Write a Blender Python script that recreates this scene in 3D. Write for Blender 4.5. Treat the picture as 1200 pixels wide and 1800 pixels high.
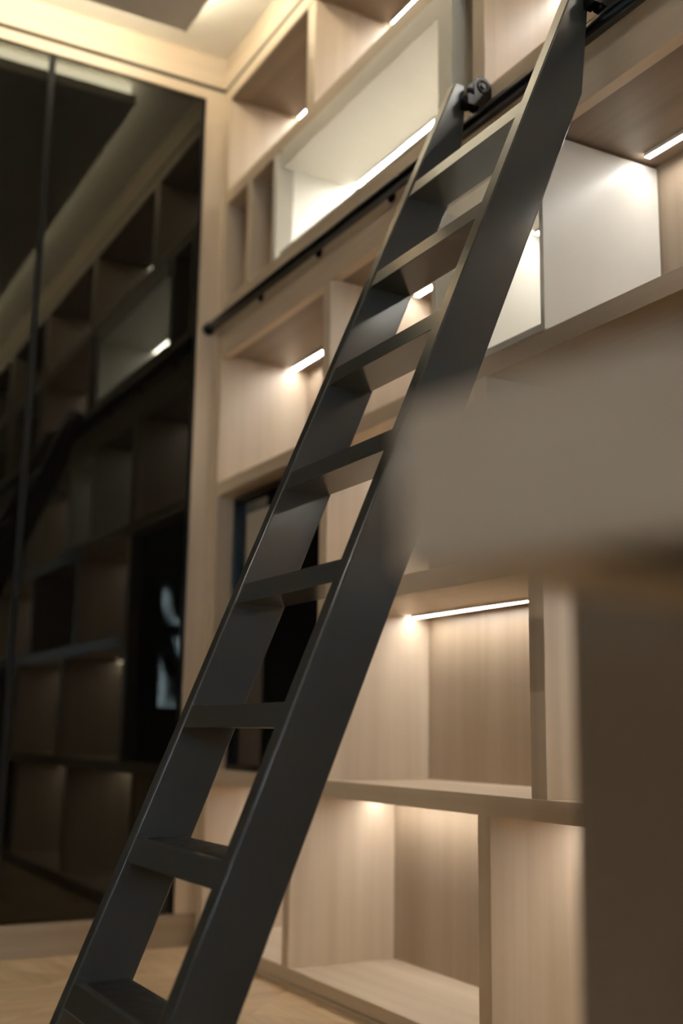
import bpy, bmesh, math, random
from mathutils import Matrix, Vector
random.seed(7)
for o in list(bpy.data.objects): bpy.data.objects.remove(o)
sc = bpy.context.scene
col = sc.collection

# ------------------------------------------------------------------ camera
H = 0.70
yaw, pitch, roll = math.radians(61.424), math.radians(10.960), math.radians(0.855)
F = Vector((-math.sin(yaw)*math.cos(pitch), math.cos(yaw)*math.cos(pitch), math.sin(pitch)))
R0 = Vector((math.cos(yaw), math.sin(yaw), 0)); U0 = R0.cross(F)
RR = R0*math.cos(roll)+U0*math.sin(roll); UU = -R0*math.sin(roll)+U0*math.cos(roll)
cam = bpy.data.cameras.new('camera'); camo = bpy.data.objects.new('camera', cam); col.objects.link(camo)
camo.matrix_world = Matrix(((RR.x, UU.x, -F.x, 0), (RR.y, UU.y, -F.y, 0), (RR.z, UU.z, -F.z, H), (0, 0, 0, 1)))
cam.sensor_fit = 'VERTICAL'; cam.sensor_height = 36.0; cam.sensor_width = 24.0
cam.lens = 2010.0/1800.0*36.0
cam.clip_start = 0.01
cam.dof.use_dof = True; cam.dof.focus_distance = 2.2; cam.dof.aperture_fstop = 1.7
sc.camera = camo

# ------------------------------------------------------------------ world, exposure, window daylight
w = bpy.data.worlds.new('dusk'); sc.world = w; w.use_nodes = True
bg = w.node_tree.nodes['Background']; bg.inputs[0].default_value = (0.30, 0.45, 0.70, 1); bg.inputs[1].default_value = 0.6
sc.view_settings.view_transform = 'Standard'; sc.view_settings.look = 'None'
sc.view_settings.exposure = 0.0; sc.view_settings.gamma = 1.0; sc.view_settings.use_curve_mapping = False

LED_STRENGTH = 49.0
COVE_STRENGTH = 17.0
WINDOW_POWER = 72.0
FILL_STRENGTH = 300.0  # added fill lights behind the camera

# room dimensions (metres); x runs along the bookcase, y into it
XL, XR = -3.756, 2.60
YF, YB = 1.5104, -2.60       # bookcase front plane, wall behind the camera
DEPTH = 0.35
YW = YF + DEPTH + 0.02       # wall behind the bookcase
ZC = 3.255

wl = bpy.data.lights.new('window_daylight', 'AREA'); wl.shape = 'RECTANGLE'; wl.size = 1.4; wl.size_y = 0.66
wl.color = (0.70, 0.86, 1.0); wl.energy = WINDOW_POWER
wlo = bpy.data.objects.new('window_daylight', wl); col.objects.link(wlo)
wlo.location = (XR+0.20, -0.58, 1.55); wlo.rotation_euler = (0, math.radians(90), 0)

# ------------------------------------------------------------------ materials
def new_mat(name):
    m = bpy.data.materials.new(name); m.use_nodes = True
    nt = m.node_tree; b = nt.nodes['Principled BSDF']
    return m, nt, b

def lin(c):
    return tuple((x/12.92 if x <= 0.04045 else ((x+0.055)/1.055)**2.4) for x in [v/255 for v in c])+(1,)

def wood(name, light, dark, grain='z', rough=0.38, fine=1.0, by_object=0.0, bump=0.015, spec=0.5):
    m, nt, b = new_mat(name)
    N = nt.nodes.new; L = nt.links.new
    geo = N('ShaderNodeNewGeometry')
    mp = N('ShaderNodeMapping'); L(geo.outputs['Position'], mp.inputs['Vector'])
    hi, lo = 24*fine, 0.8*fine
    mp.inputs['Scale'].default_value = {'z': (hi, hi, lo), 'x': (lo, hi, hi), 'y': (hi, lo, hi)}[grain]
    vec = mp.outputs['Vector']
    if by_object:
        oi = N('ShaderNodeObjectInfo'); ad = N('ShaderNodeVectorMath'); ad.operation = 'ADD'
        sc_ = N('ShaderNodeMath'); sc_.operation = 'MULTIPLY'; sc_.inputs[1].default_value = 57.0
        L(oi.outputs['Random'], sc_.inputs[0]); L(vec, ad.inputs[0]); L(sc_.outputs[0], ad.inputs[1]); vec = ad.outputs[0]
    n1 = N('ShaderNodeTexNoise'); n1.inputs['Scale'].default_value = 1.0; n1.inputs['Detail'].default_value = 5; n1.inputs['Distortion'].default_value = 0.6
    L(vec, n1.inputs['Vector'])
    mp2 = N('ShaderNodeMapping'); L(vec, mp2.inputs['Vector']); mp2.inputs['Scale'].default_value = (0.22, 0.22, 0.22)
    n2 = N('ShaderNodeTexNoise'); n2.inputs['Scale'].default_value = 1.0; n2.inputs['Detail'].default_value = 3; n2.inputs['Distortion'].default_value = 1.2
    L(mp2.outputs[0], n2.inputs['Vector'])
    mix = N('ShaderNodeMath'); mix.operation = 'MULTIPLY_ADD'; mix.inputs[1].default_value = 0.45
    half = N('ShaderNodeMath'); half.operation = 'MULTIPLY'; half.inputs[1].default_value = 0.55
    L(n2.outputs['Fac'], half.inputs[0]); L(n1.outputs['Fac'], mix.inputs[0]); L(half.outputs[0], mix.inputs[2])
    cr = N('ShaderNodeValToRGB'); L(mix.outputs[0], cr.inputs['Fac'])
    cr.color_ramp.elements[0].position = 0.34; cr.color_ramp.elements[0].color = lin(dark)
    cr.color_ramp.elements[1].position = 0.62; cr.color_ramp.elements[1].color = lin(light)
    out = cr.outputs['Color']
    if by_object:
        hv = N('ShaderNodeHueSaturation'); mr = N('ShaderNodeMapRange')
        mr.inputs['To Min'].default_value = 1-by_object; mr.inputs['To Max'].default_value = 1+by_object
        L(oi.outputs['Random'], mr.inputs['Value']); L(mr.outputs[0], hv.inputs['Value']); L(out, hv.inputs['Color']); out = hv.outputs['Color']
    L(out, b.inputs['Base Color'])
    b.inputs['Roughness'].default_value = rough; b.inputs['Specular IOR Level'].default_value = spec
    bp = N('ShaderNodeBump'); bp.inputs['Strength'].default_value = bump; bp.inputs['Distance'].default_value = 0.004
    L(n1.outputs['Fac'], bp.inputs['Height']); L(bp.outputs[0], b.inputs['Normal'])
    return m

def plain(name, c, rough=0.5, metallic=0.0, spec=0.5, var=0.06, coat=0.0, scale=9.0, rvar=0.0):
    m, nt, b = new_mat(name)
    N = nt.nodes.new; L = nt.links.new
    tc = N('ShaderNodeNewGeometry'); n = N('ShaderNodeTexNoise'); n.inputs['Scale'].default_value = scale; n.inputs['Detail'].default_value = 6
    L(tc.outputs['Position'], n.inputs['Vector'])
    cr = N('ShaderNodeValToRGB'); L(n.outputs['Fac'], cr.inputs['Fac'])
    l = lin(c)
    cr.color_ramp.elements[0].color = tuple(x*(1-var) for x in l[:3])+(1,); cr.color_ramp.elements[0].position = 0.3
    cr.color_ramp.elements[1].color = tuple(min(1, x*(1+var)) for x in l[:3])+(1,); cr.color_ramp.elements[1].position = 0.7
    L(cr.outputs[0], b.inputs['Base Color'])
    b.inputs['Roughness'].default_value = rough; b.inputs['Metallic'].default_value = metallic
    b.inputs['Specular IOR Level'].default_value = spec; b.inputs['Coat Weight'].default_value = coat; b.inputs['Coat Roughness'].default_value = 0.15
    if rvar:
        mr = N('ShaderNodeMapRange'); mr.inputs['To Min'].default_value = rough-rvar; mr.inputs['To Max'].default_value = rough+rvar
        L(n.outputs['Fac'], mr.inputs['Value']); L(mr.outputs[0], b.inputs['Roughness'])
    return m

def glow(name, c, strength):
    m, nt, b = new_mat(name)
    b.inputs['Base Color'].default_value = c+(1,); b.inputs['Emission Color'].default_value = c+(1,)
    b.inputs['Emission Strength'].default_value = strength
    return m

OAKL, OAKD = (214, 196, 173), (194, 174, 150)
M = dict(
    oak_v=wood('pale_oak_vertical_grain', OAKL, OAKD, 'z'),
    oak_h=wood('pale_oak_horizontal_grain', OAKL, OAKD, 'x'),
    oak_y=wood('pale_oak_depth_grain', OAKL, OAKD, 'y'),
    floor=wood('oak_floor', (226, 198, 160), (192, 160, 120), 'x', rough=0.42, by_object=0.10),
    floor_y=wood('oak_floor_cross', (226, 198, 160), (192, 160, 120), 'y', rough=0.42, by_object=0.10),
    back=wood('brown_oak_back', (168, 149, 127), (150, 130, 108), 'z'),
    soffit=wood('brown_oak_soffit_shaded', (134, 117, 99), (112, 96, 80), 'x'),  # oak darkened to carry the shade of the cubby ceilings
    sub=plain('dark_underlay', (70, 52, 36), 0.9),
    white=plain('white_lacquer', (232, 228, 218), 0.35, var=0.015),
    ceil=plain('white_plaster', (245, 242, 235), 0.85, var=0.02, spec=0.2),
    panel=plain('grey_white_ceiling_paint', (226, 222, 214), 0.85, var=0.02, spec=0.2),
    gap=plain('dark_shadow_joint', (28, 24, 18), 0.8),
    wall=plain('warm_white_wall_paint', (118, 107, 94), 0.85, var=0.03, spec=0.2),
    steel=plain('charcoal_satin_steel', (80, 80, 77), 0.17, metallic=0.36, spec=0.5, var=0.04, rvar=0.02),
    black=plain('black_gloss_coat', (9, 9, 9), 0.24, spec=0.45),
    chrome=plain('dark_polished_steel', (90, 90, 90), 0.15, metallic=1.0),
    grip=plain('black_rubber_grip', (16, 16, 15), 0.45, spec=0.6, var=0.4, scale=40, rvar=0.15),
    frame=plain('bronze_black_frame', (14, 13, 10), 0.5, spec=0.25),
    skirt=wood('grey_brown_oak_skirting', (172, 154, 130), (150, 132, 110), 'y'),
    desk=wood('grey_taupe_laminate', (188, 172, 153), (168, 152, 133), 'x', rough=0.5),
    dark=plain('dark_desk_shade', (62, 56, 48), 0.7),  # tone of the painted shade under the desk
    cab=plain('dark_taupe_lacquer', (116, 105, 92), 0.5, var=0.05),
    led=glow('warm_led_diffuser', (1.0, 0.965, 0.915), LED_STRENGTH),
    led_bright=glow('bright_led_diffuser', (1.0, 0.96, 0.89), LED_STRENGTH*2.5),
    cove=glow('yellow_cove_led', (1.0, 0.93, 0.74), COVE_STRENGTH),
    fill_glow=glow('warm_fill_light', (1.0, 0.93, 0.81), FILL_STRENGTH),  # glow of the added fill discs
    alu=plain('aluminium_channel', (150, 148, 142), 0.35, metallic=0.9),
    pic=plain('black_print', (12, 12, 13), 0.25, spec=0.5, var=0.2),
    pale=plain('pale_grey_reflection', (176, 168, 156), 0.6, var=0.04),  # tone of the reflection painted on the picture glass
)
# dark tinted mirror: weak but sharp reflection over black
mm, nt, b = new_mat('smoked_mirror_glass')
b.inputs['Base Color'].default_value = (0.004, 0.004, 0.004, 1); b.inputs['Roughness'].default_value = 0.0; b.inputs['Specular IOR Level'].default_value = 0.0
gl = nt.nodes.new('ShaderNodeBsdfGlossy'); gl.inputs['Color'].default_value = (0.033, 0.0325, 0.028, 1); gl.inputs['Roughness'].default_value = 0.01
nz = nt.nodes.new('ShaderNodeTexNoise'); nz.inputs['Scale'].default_value = 3.0
mr = nt.nodes.new('ShaderNodeMapRange'); mr.inputs['To Min'].default_value = 0.006; mr.inputs['To Max'].default_value = 0.016
nt.links.new(nz.outputs['Fac'], mr.inputs['Value']); nt.links.new(mr.outputs[0], gl.inputs['Roughness'])
ad = nt.nodes.new('ShaderNodeAddShader'); nt.links.new(b.outputs[0], ad.inputs[0]); nt.links.new(gl.outputs[0], ad.inputs[1])
nt.links.new(ad.outputs[0], nt.nodes['Material Output'].inputs['Surface']); M['mirror'] = mm
gm, nt, b = new_mat('black_glossy_glass')
b.inputs['Base Color'].default_value = (0.006, 0.006, 0.007, 1); b.inputs['Roughness'].default_value = 0.04; b.inputs['Specular IOR Level'].default_value = 0.8
M['blackglass'] = gm
pg, nt, b = new_mat('clear_window_glass')
b.inputs['Base Color'].default_value = (0.9, 0.97, 1, 1); b.inputs['Roughness'].default_value = 0.0; b.inputs['Transmission Weight'].default_value = 1.0; b.inputs['IOR'].default_value = 1.02
M['clear'] = pg

# ------------------------------------------------------------------ builders
def link(name, me, mat, parent=None):
    o = bpy.data.objects.new(name, me); col.objects.link(o)
    if mat and not me.materials: me.materials.append(M[mat])
    if parent:
        o.parent = parent; o.matrix_parent_inverse = parent.matrix_basis.inverted()
    return o

def thing(name, loc, label, cat, group=None):
    o = bpy.data.objects.new(name, None); col.objects.link(o); o.location = loc; o.empty_display_size = 0.1
    o['label'] = label; o['category'] = cat
    if group: o['group'] = group
    return o

def struct(o, label=None):
    o['kind'] = 'structure'
    if label: o['label'] = label
    return o

def box_bm(lo, hi, bm=None):
    bm = bm or bmesh.new()
    x0, y0, z0 = lo; x1, y1, z1 = hi
    v = [bm.verts.new(p) for p in ((x0,y0,z0),(x1,y0,z0),(x1,y1,z0),(x0,y1,z0),(x0,y0,z1),(x1,y0,z1),(x1,y1,z1),(x0,y1,z1))]
    for f in ((0,3,2,1),(4,5,6,7),(0,1,5,4),(1,2,6,5),(2,3,7,6),(3,0,4,7)): bm.faces.new([v[i] for i in f])
    return bm

def bm_mesh(name, bm, bevel=0.0, seg=2, smooth=False):
    if bevel:
        bmesh.ops.bevel(bm, geom=list(bm.edges), offset=bevel, segments=seg, affect='EDGES', profile=0.5)
    bmesh.ops.recalc_face_normals(bm, faces=list(bm.faces))
    me = bpy.data.meshes.new(name); bm.to_mesh(me); bm.free()
    if smooth: me.polygons.foreach_set('use_smooth', [True]*len(me.polygons))
    return me

def box(name, lo, hi, mat, parent=None, bevel=0.0015, seg=2):
    return link(name, bm_mesh(name, box_bm(lo, hi), bevel, seg), mat, parent)

def prism_bm(pts, axis, a0, a1, bm=None):
    """polygon pts (2D) extruded along axis from a0 to a1"""
    bm = bm or bmesh.new()
    def P(p, a): return {'x': (a, p[0], p[1]), 'y': (p[0], a, p[1]), 'z': (p[0], p[1], a)}[axis]
    A = [bm.verts.new(P(p, a0)) for p in pts]; B = [bm.verts.new(P(p, a1)) for p in pts]
    n = len(pts)
    bm.faces.new(A); bm.faces.new(B[::-1])
    for i in range(n): bm.faces.new((A[i], B[i], B[(i+1) % n], A[(i+1) % n]))
    return bm

def cyl_bm(p0, p1, r, n=20, bm=None):
    bm = bm or bmesh.new()
    p0, p1 = Vector(p0), Vector(p1); d = (p1-p0).normalized()
    a = d.orthogonal().normalized(); c = d.cross(a)
    ra = [bm.verts.new(p0+(a*math.cos(t)+c*math.sin(t))*r) for t in [2*math.pi*i/n for i in range(n)]]
    rb = [bm.verts.new(p1+(a*math.cos(t)+c*math.sin(t))*r) for t in [2*math.pi*i/n for i in range(n)]]
    bm.faces.new(ra[::-1]); bm.faces.new(rb)
    for i in range(n): bm.faces.new((ra[i], ra[(i+1) % n], rb[(i+1) % n], rb[i]))
    return bm

def cyl(name, p0, p1, r, mat, parent=None, n=20):
    o = link(name, bm_mesh(name, cyl_bm(p0, p1, r, n)), mat, parent)
    for p in o.data.polygons: p.use_smooth = len(p.vertices) == 4
    return o

# ------------------------------------------------------------------ room shell
floor = struct(box('floor', (XL-0.02, YB-0.02, -0.12), (XR+0.02, YW+0.02, -0.016), 'sub', bevel=0), 'pale oak parquet floor laid in herringbone')
struct(box('wall_front', (XL-0.1, YW, -0.1), (XR+0.1, YW+0.1, 3.5), 'wall', bevel=0))
struct(box('wall_back', (XL-0.1, YB-0.1, -0.1), (XR+0.1, YB, 3.5), 'wall', bevel=0))
struct(box('wall_left', (XL-0.14, YB, -0.1), (XL-0.04, YW, 3.5), 'gap', bevel=0))
# right wall with a window opening
wy0, wy1, wz0, wz1 = -0.92, -0.24, 0.85, 2.25
wym = (wy0+wy1)/2
bm = bmesh.new()
for lo, hi in (((XR, YB, -0.1), (XR+0.16, wy0, 3.5)), ((XR, wy1, -0.1), (XR+0.16, YW, 3.5)), ((XR, wy0, -0.1), (XR+0.16, wy1, wz0)), ((XR, wy0, wz1), (XR+0.16, wy1, 3.5))): box_bm(lo, hi, bm)
struct(link('wall_right', bm_mesh('wall_right', bm), 'wall'))
win = bpy.data.objects.new('window_1', None); col.objects.link(win); win.location = (XR, wym, wz0); struct(win, 'window in the wall behind the desk')
bm = bmesh.new()
for lo, hi in (((XR+0.03, wy0, wz0), (XR+0.09, wy0+0.06, wz1)), ((XR+0.03, wy1-0.06, wz0), (XR+0.09, wy1, wz1)), ((XR+0.03, wy0+0.06, wz0), (XR+0.09, wy1-0.06, wz0+0.06)), ((XR+0.03, wy0+0.06, wz1-0.06), (XR+0.09, wy1-0.06, wz1)), ((XR+0.03, wym-0.02, wz0+0.06), (XR+0.09, wym+0.02, wz1-0.06))): box_bm(lo, hi, bm)
link('window_frame', bm_mesh('window_frame', bm), 'frame', win)
for a, bb in ((wy0+0.06, wym-0.02), (wym+0.02, wy1-0.06)): box('pane', (XR+0.055, a, wz0+0.06), (XR+0.063, bb, wz1-0.06), 'clear', win, bevel=0)
box('window_sill', (XR-0.10, wy0-0.05, wz0-0.03), (XR+0.03, wy1+0.05, wz0), 'white', win)

# ceiling: plaster ring, dropped centre panel, hidden light strip in the slot between them
ceiling = struct(box('ceiling', (XL-0.1, YB-0.1, ZC), (XR+0.1, YW+0.1, ZC+0.1), 'ceil', bevel=0), 'white ceiling with a lowered grey centre panel and lit edge')
PX0, PX1, PY0, PY1 = -3.49, 2.33, -2.33, 1.247
box('dropped_panel', (PX0, PY0, 3.135), (PX1, PY1, 3.178), 'panel', ceiling, bevel=0.002)
box('panel_core', (PX0+0.12, PY0+0.12, 3.178), (PX1-0.12, PY1-0.12, ZC), 'ceil', ceiling, bevel=0)
e = 0.016
for lo, hi in (((PX0+e, PY0+e, 3.182), (PX0+e+0.022, PY1-e, 3.226)), ((PX1-e-0.022, PY0+e, 3.182), (PX1-e, PY1-e, 3.226)),
               ((PX0+e+0.03, PY1-e-0.022, 3.182), (PX1-e-0.03, PY1-e, 3.226)), ((PX0+e+0.03, PY0+e, 3.182), (PX1-e-0.03, PY0+e+0.022, 3.226))):
    box('cove_led_strip', lo, hi, 'cove', ceiling, bevel=0)
for x in (-3.0, -2.2, -1.4):  # unseen fill lights, added to brighten the ladder and desk fronts
    o = cyl('fill_light_ring', (x, -1.55, 3.1300), (x, -1.55, 3.1352), 0.072, 'white', ceiling, 28)
    f = cyl('fill_light_disc', (x, -1.55, 3.1290), (x, -1.55, 3.1302), 0.058, 'fill_glow', ceiling, 28); f.parent = o
# cornice boards and shadow joints
struct(box('trim_1', (XL-0.04, YB, 3.130), (XL, YF+0.02, ZC), 'oak_y', bevel=0.001), 'pale oak cornice above the mirror doors')
struct(box('trim_2', (XL, YF, 3.130), (XR, YF+0.03, ZC), 'oak_h', bevel=0.001), 'pale oak cornice above the bookcase')
struct(box('trim_3', (XL-0.04, YB, 3.113), (XL-0.002, YF+0.03, 3.130), 'gap', bevel=0), 'dark shadow joint under the cornice of the mirror wall')
struct(box('trim_4', (XL, YF+0.002, 3.1155), (XR, YF+0.04, 3.130), 'gap', bevel=0), 'dark shadow joint under the cornice of the bookcase')
struct(box('trim_5', (XL-0.04, YB, 3.072), (XL, YF+0.03, 3.113), 'oak_y', bevel=0.001), 'pale oak top rail over the mirror doors')
struct(box('trim_6', (XL-0.04, 1.436, 0.102), (XL, YF+0.03, 3.072), 'oak_v', bevel=0.001), 'pale oak corner post between mirror door and bookcase')
struct(box('baseboard_left', (XL-0.04, YB, 0.0), (XL+0.004, YF-0.001, 0.100), 'skirt', bevel=0.0015), 'pale oak baseboard under the mirror doors')

# herringbone parquet, clipped to the room
def clip(poly, lo, hi):
    for ax, lim, s in ((0, lo[0], 1), (0, hi[0], -1), (1, lo[1], 1), (1, hi[1], -1)):
        out = []
        for i in range(len(poly)):
            a, b_ = poly[i], poly[(i+1) % len(poly)]
            da, db = (a[ax]-lim)*s, (b_[ax]-lim)*s
            if da >= 0: out.append(a)
            if (da > 0) != (db > 0) and abs(da-db) > 1e-12:
                t = da/(da-db); out.append((a[0]+(b_[0]-a[0])*t, a[1]+(b_[1]-a[1])*t))
        poly = out
        if len(poly) < 3: return []
    return poly
PWD, PLN = 0.13, 0.78
ca, sa = math.cos(math.radians(45)), math.sin(math.radians(45))
nplank = 0
for i in range(-46, 47):
    for j in range(-9, 10):
        for kind in (0, 1):
            # staircase herringbone: one horizontal and one vertical plank per step
            ox = i*PWD + j*PLN; oy = i*PWD - j*PLN
            x0, y0, lx, ly = (ox, oy, PLN, PWD) if kind == 0 else (ox, oy+PWD, PWD, PLN)
            g = 0.0008
            q = [(x0+g, y0+g), (x0+lx-g, y0+g), (x0+lx-g, y0+ly-g), (x0+g, y0+ly-g)]
            q = [(x*ca-y*sa-0.6, x*sa+y*ca) for x, y in q]
            q = clip(q, (XL+0.005, YB+0.002), (XR-0.002, YF-0.001))
            if len(q) < 3: continue
            ar = abs(sum(q[k][0]*q[(k+1) % len(q)][1]-q[(k+1) % len(q)][0]*q[k][1] for k in range(len(q))))/2
            if ar < 2e-4: continue
            bmx = prism_bm(q, 'z', -0.016, 0.0)
            me = bm_mesh('plank', bmx); link('plank', me, 'floor' if kind == 0 else 'floor_y', floor); nplank += 1
print('planks', nplank)

# ------------------------------------------------------------------ mirror doors on the left wall
ys = [1.434, 0.848, 0.262, -0.324, -0.910, -1.496, -2.082, YB+0.01]
dl = ['smoked mirror door beside the bookcase corner post', 'smoked mirror door second from the bookcase corner',
      'smoked mirror door third from the bookcase corner', 'smoked mirror door fourth from the bookcase corner',
      'smoked mirror door fifth from the bookcase corner', 'smoked mirror door sixth from the bookcase corner', 'smoked mirror door farthest from the bookcase']
for i in range(7):
    y1, y0 = ys[i]-0.001, ys[i+1]+0.001
    t = thing('mirror_door', (XL, (y0+y1)/2, 0.102), dl[i], 'door', 'mirror doors along the left wall')
    box('glass_panel', (XL-0.022, y0+0.010, 0.104), (XL-0.012, y1-0.010, 3.071), 'mirror', t, bevel=0)
    box('door_stile', (XL-0.03, y0, 0.103), (XL-0.004, y0+0.010, 3.0715), 'frame', t, bevel=0.001)
    box('door_stile', (XL-0.03, y1-0.010, 0.103), (XL-0.004, y1, 3.0715), 'frame', t, bevel=0.001)

# ------------------------------------------------------------------ bookcase
case = thing('built_in_bookcase', ((XL+XR)/2, YF, 0), 'pale oak built-in bookcase of lit open cubbies filling the wall', 'bookcase')
Y1 = YF+DEPTH; XE = XR-0.01
Z = dict(base=0.05, s5=(0.529, 0.574), s4=(1.044, 1.098), s3=(1.520, 1.566), s2=(2.040, 2.250), s1=(2.632, 2.685), top=(3.066, 3.115))
XI = -3.700
box('plinth', (XI, YF+0.004, 0.0), (XE, Y1, Z['base']-0.004), 'oak_h', case)
box('bottom_shelf', (XI, YF, Z['base']-0.034), (XE, Y1, Z['base']), 'oak_h', case).data
box('floor_trim', (XI, YF-0.003, 0.0), (XE, YF+0.0035, 0.012), 'oak_h', case)
box('side_panel', (XL+0.0005, YF, 0.0), (XI, Y1, 3.115), 'oak_v', case)
box('side_panel', (XE-0.05, YF+0.0005, 0.05), (XE, Y1-0.0005, 3.066), 'oak_v', case)
box('back_panel', (XI, Y1, 0.0), (XE, Y1+0.012, 3.115), 'back', case, bevel=0)
XC = -2.861   # right face of the tall divider
for k in ('s5', 's3', 's1', 'top'):
    box('shelf', (XI, YF, Z[k][0]), (XE-0.05, Y1, Z[k][1]), 'oak_h', case)
box('shelf', (XC, YF, Z['s4'][0]), (XE-0.05, Y1, Z['s4'][1]), 'oak_h', case)
box('rail_shelf', (XI, YF, 2.196), (XE-0.05, Y1, 2.250), 'oak_h', case)
box('fascia_board', (XI, YF+0.0005, 2.034), (XE-0.05, YF+0.032, 2.1955), 'oak_h', case)
box('shaded_soffit', (XI, YF+0.0325, 2.040), (XE-0.05, Y1, 2.060), 'soffit', case)  # underside coloured dark, shade is in its tone
box('shaded_soffit', (XI, YF+0.004, 3.062), (XE-0.05, Y1, 3.066), 'soffit', case, bevel=0)  # thin liner added to paint shade on the top row ceilings

rows = {  # dividers (x0,x1) per row, lit flags are per cubby
    'top': (2.685, 3.062, [(-3.056, -3.001), (-2.13, -2.08), (-1.20, -1.15), (-0.30, -0.25), (0.60, 0.65), (1.50, 1.55)], [1, 1, 1, 0, 0, 0, 0]),
    'r2': (2.250, 2.632, [(-3.519, -3.480), (-2.125, -2.075), (-1.17, -1.12), (-0.40, -0.35), (0.65, 0.70), (1.55, 1.60)], [0, 0, 1, 0, 0, 0, 0]),
    'r3': (1.566, 2.040, [(-2.908, -2.861), (-1.05, -1.00), (-0.20, -0.15), (0.80, 0.85), (1.60, 1.65)], [1, 0, 0, 1, 0, 0]),
    'r4a': (1.098, 1.520, [(-2.130, -2.083), (-1.25, -1.20), (-0.35, -0.30), (0.70, 0.75), (1.65, 1.70)], [1, 0, 1, 0, 0, 0]),
    'r4b': (0.574, 1.044, [(-1.938, -1.887), (-1.00, -0.95), (-0.10, -0.05), (0.85, 0.90), (1.70, 1.75)], [1, 1, 0, 0, 0, 0]),
    'r6': (0.050, 0.529, [(-3.092, -3.050), (-2.129, -2.083), (-1.15, -1.10), (-0.20, -0.15), (0.70, 0.75), (1.60, 1.65)], [1, 1, 1, 0, 0, 0, 0]),
}
box('divider', (-2.908, YF+0.0005, 0.574), (-2.861, Y1, 1.520), 'oak_v', case)
YLED = YF+0.285
def led(x0, x1, z, parent, y=YLED, mat='led'):
    bm = bmesh.new()      # shallow channel with two lips, the diffuser lies between them
    for lo, hi in (((x0, y-0.010, z-0.003), (x1, y+0.010, z)), ((x0, y-0.010, z-0.009), (x1, y-0.008, z-0.003)), ((x0, y+0.008, z-0.009), (x1, y+0.010, z-0.003))): box_bm(lo, hi, bm)
    o = link('led_strip', bm_mesh('led_strip', bm), 'white', parent)
    box('led_diffuser', (x0, y-0.008, z-0.0085), (x1, y+0.008, z-0.0032), mat, parent, bevel=0).parent = o
    return o
for k, (z0, z1, divs, lit) in rows.items():
    lim = [XC if k in ('r4a', 'r4b') else XI] + [v for d in divs for v in d] + [XE-0.05]
    if k == 'r4a' or k == 'r4b': lim[0] = XC
    for a, bb in divs:
        if k == 'r3' and a == -2.908: pass
        box('divider', (a, YF+0.0005, z0), (bb, Y1, z1), 'oak_v', case)
    for i, f in enumerate(lit):
        if not f: continue
        a, bb = lim[2*i], lim[2*i+1]
        if k == 'r3' and i == 1: continue
        led(a+0.02, bb-0.004, z1, case)
# the bay with the white box C: cubby B to its left and cubby D to its right are lit separately
led(-2.861+0.03, -2.310, 2.040, case)
led(-1.859+0.03, -1.054, 2.040, case)

# white lacquered display boxes pushed into the bookcase
def display_box(label, x0, x1, z0, z1, tl, tt, tr, tb, lm):
    t = thing('white_display_box', ((x0+x1)/2, YF, z0), label, 'display box', 'white display boxes in the bookcase')
    y0, y1 = YF-0.002, Y1-0.003
    pl_ = [(x0, y0), (x0+tl*0.45, y0), (x0+tl, y0+tl*0.7), (x0+tl, y1), (x0, y1)]     # front edge chamfered towards the opening
    link('side_panel', bm_mesh('side_panel', prism_bm(pl_, 'z', z0, z1), 0.0012), 'white', t); box('side_panel', (x1-tr, y0, z0), (x1, y1, z1), 'white', t)
    box('top_panel', (x0+tl, y0, z1-tt), (x1-tr, y1, z1), 'white', t); box('bottom_panel', (x0+tl, y0, z0), (x1-tr, y1, z0+tb), 'white', t)
    box('back_panel', (x0+tl, y1-0.012, z0+tb), (x1-tr, y1, z1-tt), 'white', t)
    led(x0+tl+0.03, x1-tr-0.004, z1-tt, t, YLED-0.01, lm)
display_box('long white display box with a bright light strip in the upper row', -3.290, -2.215, 2.2505, 2.6315, 0.065, 0.068, 0.062, 0.012, 'led_bright')
display_box('small white display box behind the ladder below the rail', -2.308, -1.861, 1.5665, 2.0335, 0.05, 0.03, 0.014, 0.018, 'led')

# black glazed picture standing in the tall dark cubby
t = thing('framed_picture', (-3.29, YF+0.06, 0.574), 'large black glossy framed picture standing in the tall unlit cubby', 'picture')
px0, px1, pz0, pz1, py = -3.672, -2.912, 0.5745, 1.510, YF+0.055
fw = 0.018
box('picture_frame', (px0, py, pz0), (px0+fw, py+0.04, pz1), 'black', t); box('picture_frame', (px1-fw, py, pz0), (px1, py+0.04, pz1), 'black', t)
box('picture_frame', (px0+fw, py, pz1-fw), (px1-fw, py+0.04, pz1), 'black', t); box('picture_frame', (px0+fw, py, pz0), (px1-fw, py+0.04, pz0+fw), 'black', t)
box('print', (px0+fw, py+0.020, pz0+fw), (px1-fw, py+0.038, pz1-fw), 'blackglass', t, bevel=0)
box('pale_reflection', (-3.592, py+0.0165, 1.02), (-3.395, py+0.0195, 1.442), 'pale', t, bevel=0.0005)['label'] = 'pale grey upright reflection painted on the picture'  # flat patch painting a pale reflection into the glass

# ------------------------------------------------------------------ ladder rail
ry, rz, rr = 1.476, 2.150, 0.0190
t = thing('ladder_rail', (XL, ry, rz), 'black tubular ladder rail fixed along the bookcase on short brackets', 'rail')
cyl('rail_tube', (XL+0.012, ry, rz), (2.2, ry, rz), rr, 'black', t, 24)
cyl('end_cap', (XL+0.0005, ry, rz), (XL+0.022, ry, rz), 0.0225, "black", t, 24)
for x in (-3.361, -2.937, -2.506, -1.45, -0.7, 0.1, 0.9, 1.7):
    o = cyl('bracket', (x, ry, rz), (x, YF+0.0005, rz), 0.008, 'black', t, 14)
    f = cyl('flange', (x, YF-0.006, rz), (x, YF+0.0005, rz), 0.016, 'black', t, 18); f.parent = o

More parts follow.
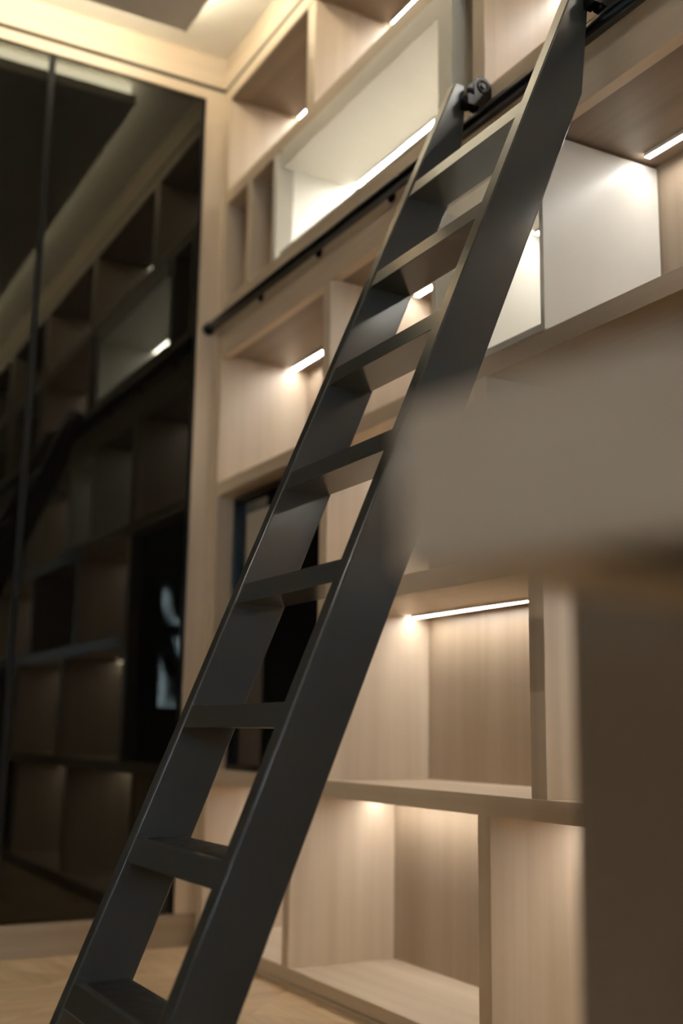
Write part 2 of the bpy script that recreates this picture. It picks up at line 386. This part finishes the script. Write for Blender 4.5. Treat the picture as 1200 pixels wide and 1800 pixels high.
# ------------------------------------------------------------------ ladder
c, d = 0.4125, 0.1118
def fy(z): return 0.7903 + c*(z-H)
lad = thing('library_ladder', (-1.87, fy(0), 0), 'dark charcoal library ladder leaning on the bookcase rail', 'ladder')
ZT = 2.243
def stringer(x0, x1):
    zc = 1.985
    pts = [(fy(0), 0.0), (fy(0)+d, 0.0), (fy(zc)+d, zc), (1.4555, ZT-0.040), (1.4515, ZT), (fy(ZT)-0.002, ZT)]
    o = link('stringer', bm_mesh('stringer', prism_bm(pts, 'x', x0, x1), 0.0036, 3), 'steel', lad)
    o.data.polygons.foreach_set('use_smooth', [True]*len(o.data.polygons))
    md = o.modifiers.new('wn', 'WEIGHTED_NORMAL'); md.keep_sharp = True; md.weight = 100
    box('rubber_foot', (x0+0.002, fy(0)+0.002, -0.0), (x1-0.002, fy(0)+d-0.002, 0.004), 'grip', lad, bevel=0)
    return o
stringer(-1.669, -1.632); stringer(-2.109, -2.075)
for k in range(8):
    zt = 0.2665+k*0.2407; zb = zt-0.041
    pts = [(fy(zb)+0.002, zb), (fy(zb)+0.002+0.102, zb), (fy(zt)+0.002+0.100, zt), (fy(zt)+0.002, zt)]
    rg = link('rung', bm_mesh('rung', prism_bm(pts, 'x', -2.0752, -1.6688), 0.0012, 2), 'steel', lad)
    gb = box('grip_pad', (-2.055, fy(zt)+0.018, zt-0.0005), (-1.689, fy(zt)+0.092, zt+0.0012), 'grip', lad, bevel=0.0004); gb.parent = rg
# hooks and rollers over the rail at the top of each stringer
def ring_bm(cx_, cy_, cz_, R_, r_, n=24, k=8):
    bm = bmesh.new(); vs = []
    for i in range(n):
        a_ = 2*math.pi*i/n
        vs.append([bm.verts.new((cx_+r_*math.sin(2*math.pi*j/k), cy_+(R_+r_*math.cos(2*math.pi*j/k))*math.cos(a_), cz_+(R_+r_*math.cos(2*math.pi*j/k))*math.sin(a_))) for j in range(k)])
    for i in range(n):
        for j in range(k): bm.faces.new((vs[i][j], vs[(i+1) % n][j], vs[(i+1) % n][(j+1) % k], vs[i][(j+1) % k]))
    return bm
for x in (-2.070, -1.624):
    hy, hz = 1.4795, 2.228
    pts = [(hy+0.0255*math.cos(math.pi*i/14), hz+0.0255*math.sin(math.pi*i/14)) for i in range(15)]
    pts += [(hy-0.0255, 2.176), (hy-0.018, 2.1705), (hy+0.0255, 2.1705)]
    for dx in (0.0, 0.026):
        link('hook_plate', bm_mesh('hook_plate', prism_bm(pts, 'x', x+dx, x+dx+0.005), 0.0008, 1), 'black', lad)
    wl_ = cyl('roller', (x+0.005, hy-0.004, 2.1905), (x+0.026, hy-0.004, 2.1905), 0.0210, 'black', lad, 28)
    ax = link('washer', bm_mesh('washer', ring_bm(x+0.0315, hy, hz, 0.015, 0.003), smooth=True), 'black', lad); ax.parent = wl_
    ax = cyl('axle', (x+0.030, hy, hz), (x+0.036, hy, hz), 0.006, 'chrome', lad, 14); ax.parent = wl_
    box('hook_arm', (x-0.004, 1.436, 2.172), (x+0.031, 1.456, 2.200), 'black', lad, bevel=0.001)
# ------------------------------------------------------------------ desk in the foreground and cabinet behind it
P = Vector((-0.398, 0.244)); u = Vector((0.977, 0.215)).normalized(); n = Vector((-u.y, u.x))
def dpt(s, t_): v = P+u*s+n*t_; return (v.x, v.y)
desk = thing('desk', (P.x+0.7, P.y+0.3, 0), 'grey-taupe wooden desk with a thick top, blurred in the near foreground', 'desk')
def quad(s0, s1, t0, t1): return [dpt(s0, t0), dpt(s1, t0), dpt(s1, t1), dpt(s0, t1)]
link('desk_top', bm_mesh('desk_top', prism_bm(quad(0, 1.5, 0, 0.27), 'z', 0.766, 0.835), 0.002), 'desk', desk)
link('underside_shade', bm_mesh('underside_shade', prism_bm(quad(0.085, 1.492, 0.012, 0.262), 'z', 0.764, 0.766)), 'dark', desk)  # dark layer painting the shade below the top, left end stays lit
link('panel_leg', bm_mesh('panel_leg', prism_bm(quad(0.42, 0.46, 0.02, 0.25), 'z', 0.0, 0.764), 0.002), 'desk', desk)
link('panel_leg', bm_mesh('panel_leg', prism_bm(quad(1.44, 1.48, 0.02, 0.25), 'z', 0.0, 0.764), 0.002), 'desk', desk)
link('stretcher', bm_mesh('stretcher', prism_bm(quad(0.46, 1.44, 0.12, 0.14), 'z', 0.56, 0.764), 0.002), 'desk', desk)
cab = thing('pedestal_cabinet', (-0.565, 0.80, 0), 'dark taupe narrow pedestal cabinet standing past the end of the blurred desk', 'cabinet')
cx0, cx1, cy0, cy1 = -0.716, -0.440, 0.620, 1.24
box('carcass', (cx0, cy0, 0.0), (cx1, cy1, 0.825), 'cab', cab, bevel=0.002)
box('cabinet_top', (cx0-0.002, cy0-0.022, 0.825), (cx1+0.002, cy1+0.002, 0.845), 'cab', cab, bevel=0.002)
dr = box('cabinet_door', (cx0+0.001, cy0-0.020, 0.012), (cx1-0.001, cy0-0.0005, 0.822), 'cab', cab, bevel=0.002)
hd = box('handle', (cx1-0.05, cy0-0.032, 0.60), (cx1-0.04, cy0-0.020, 0.74), 'alu', cab, bevel=0.001); hd.parent = dr
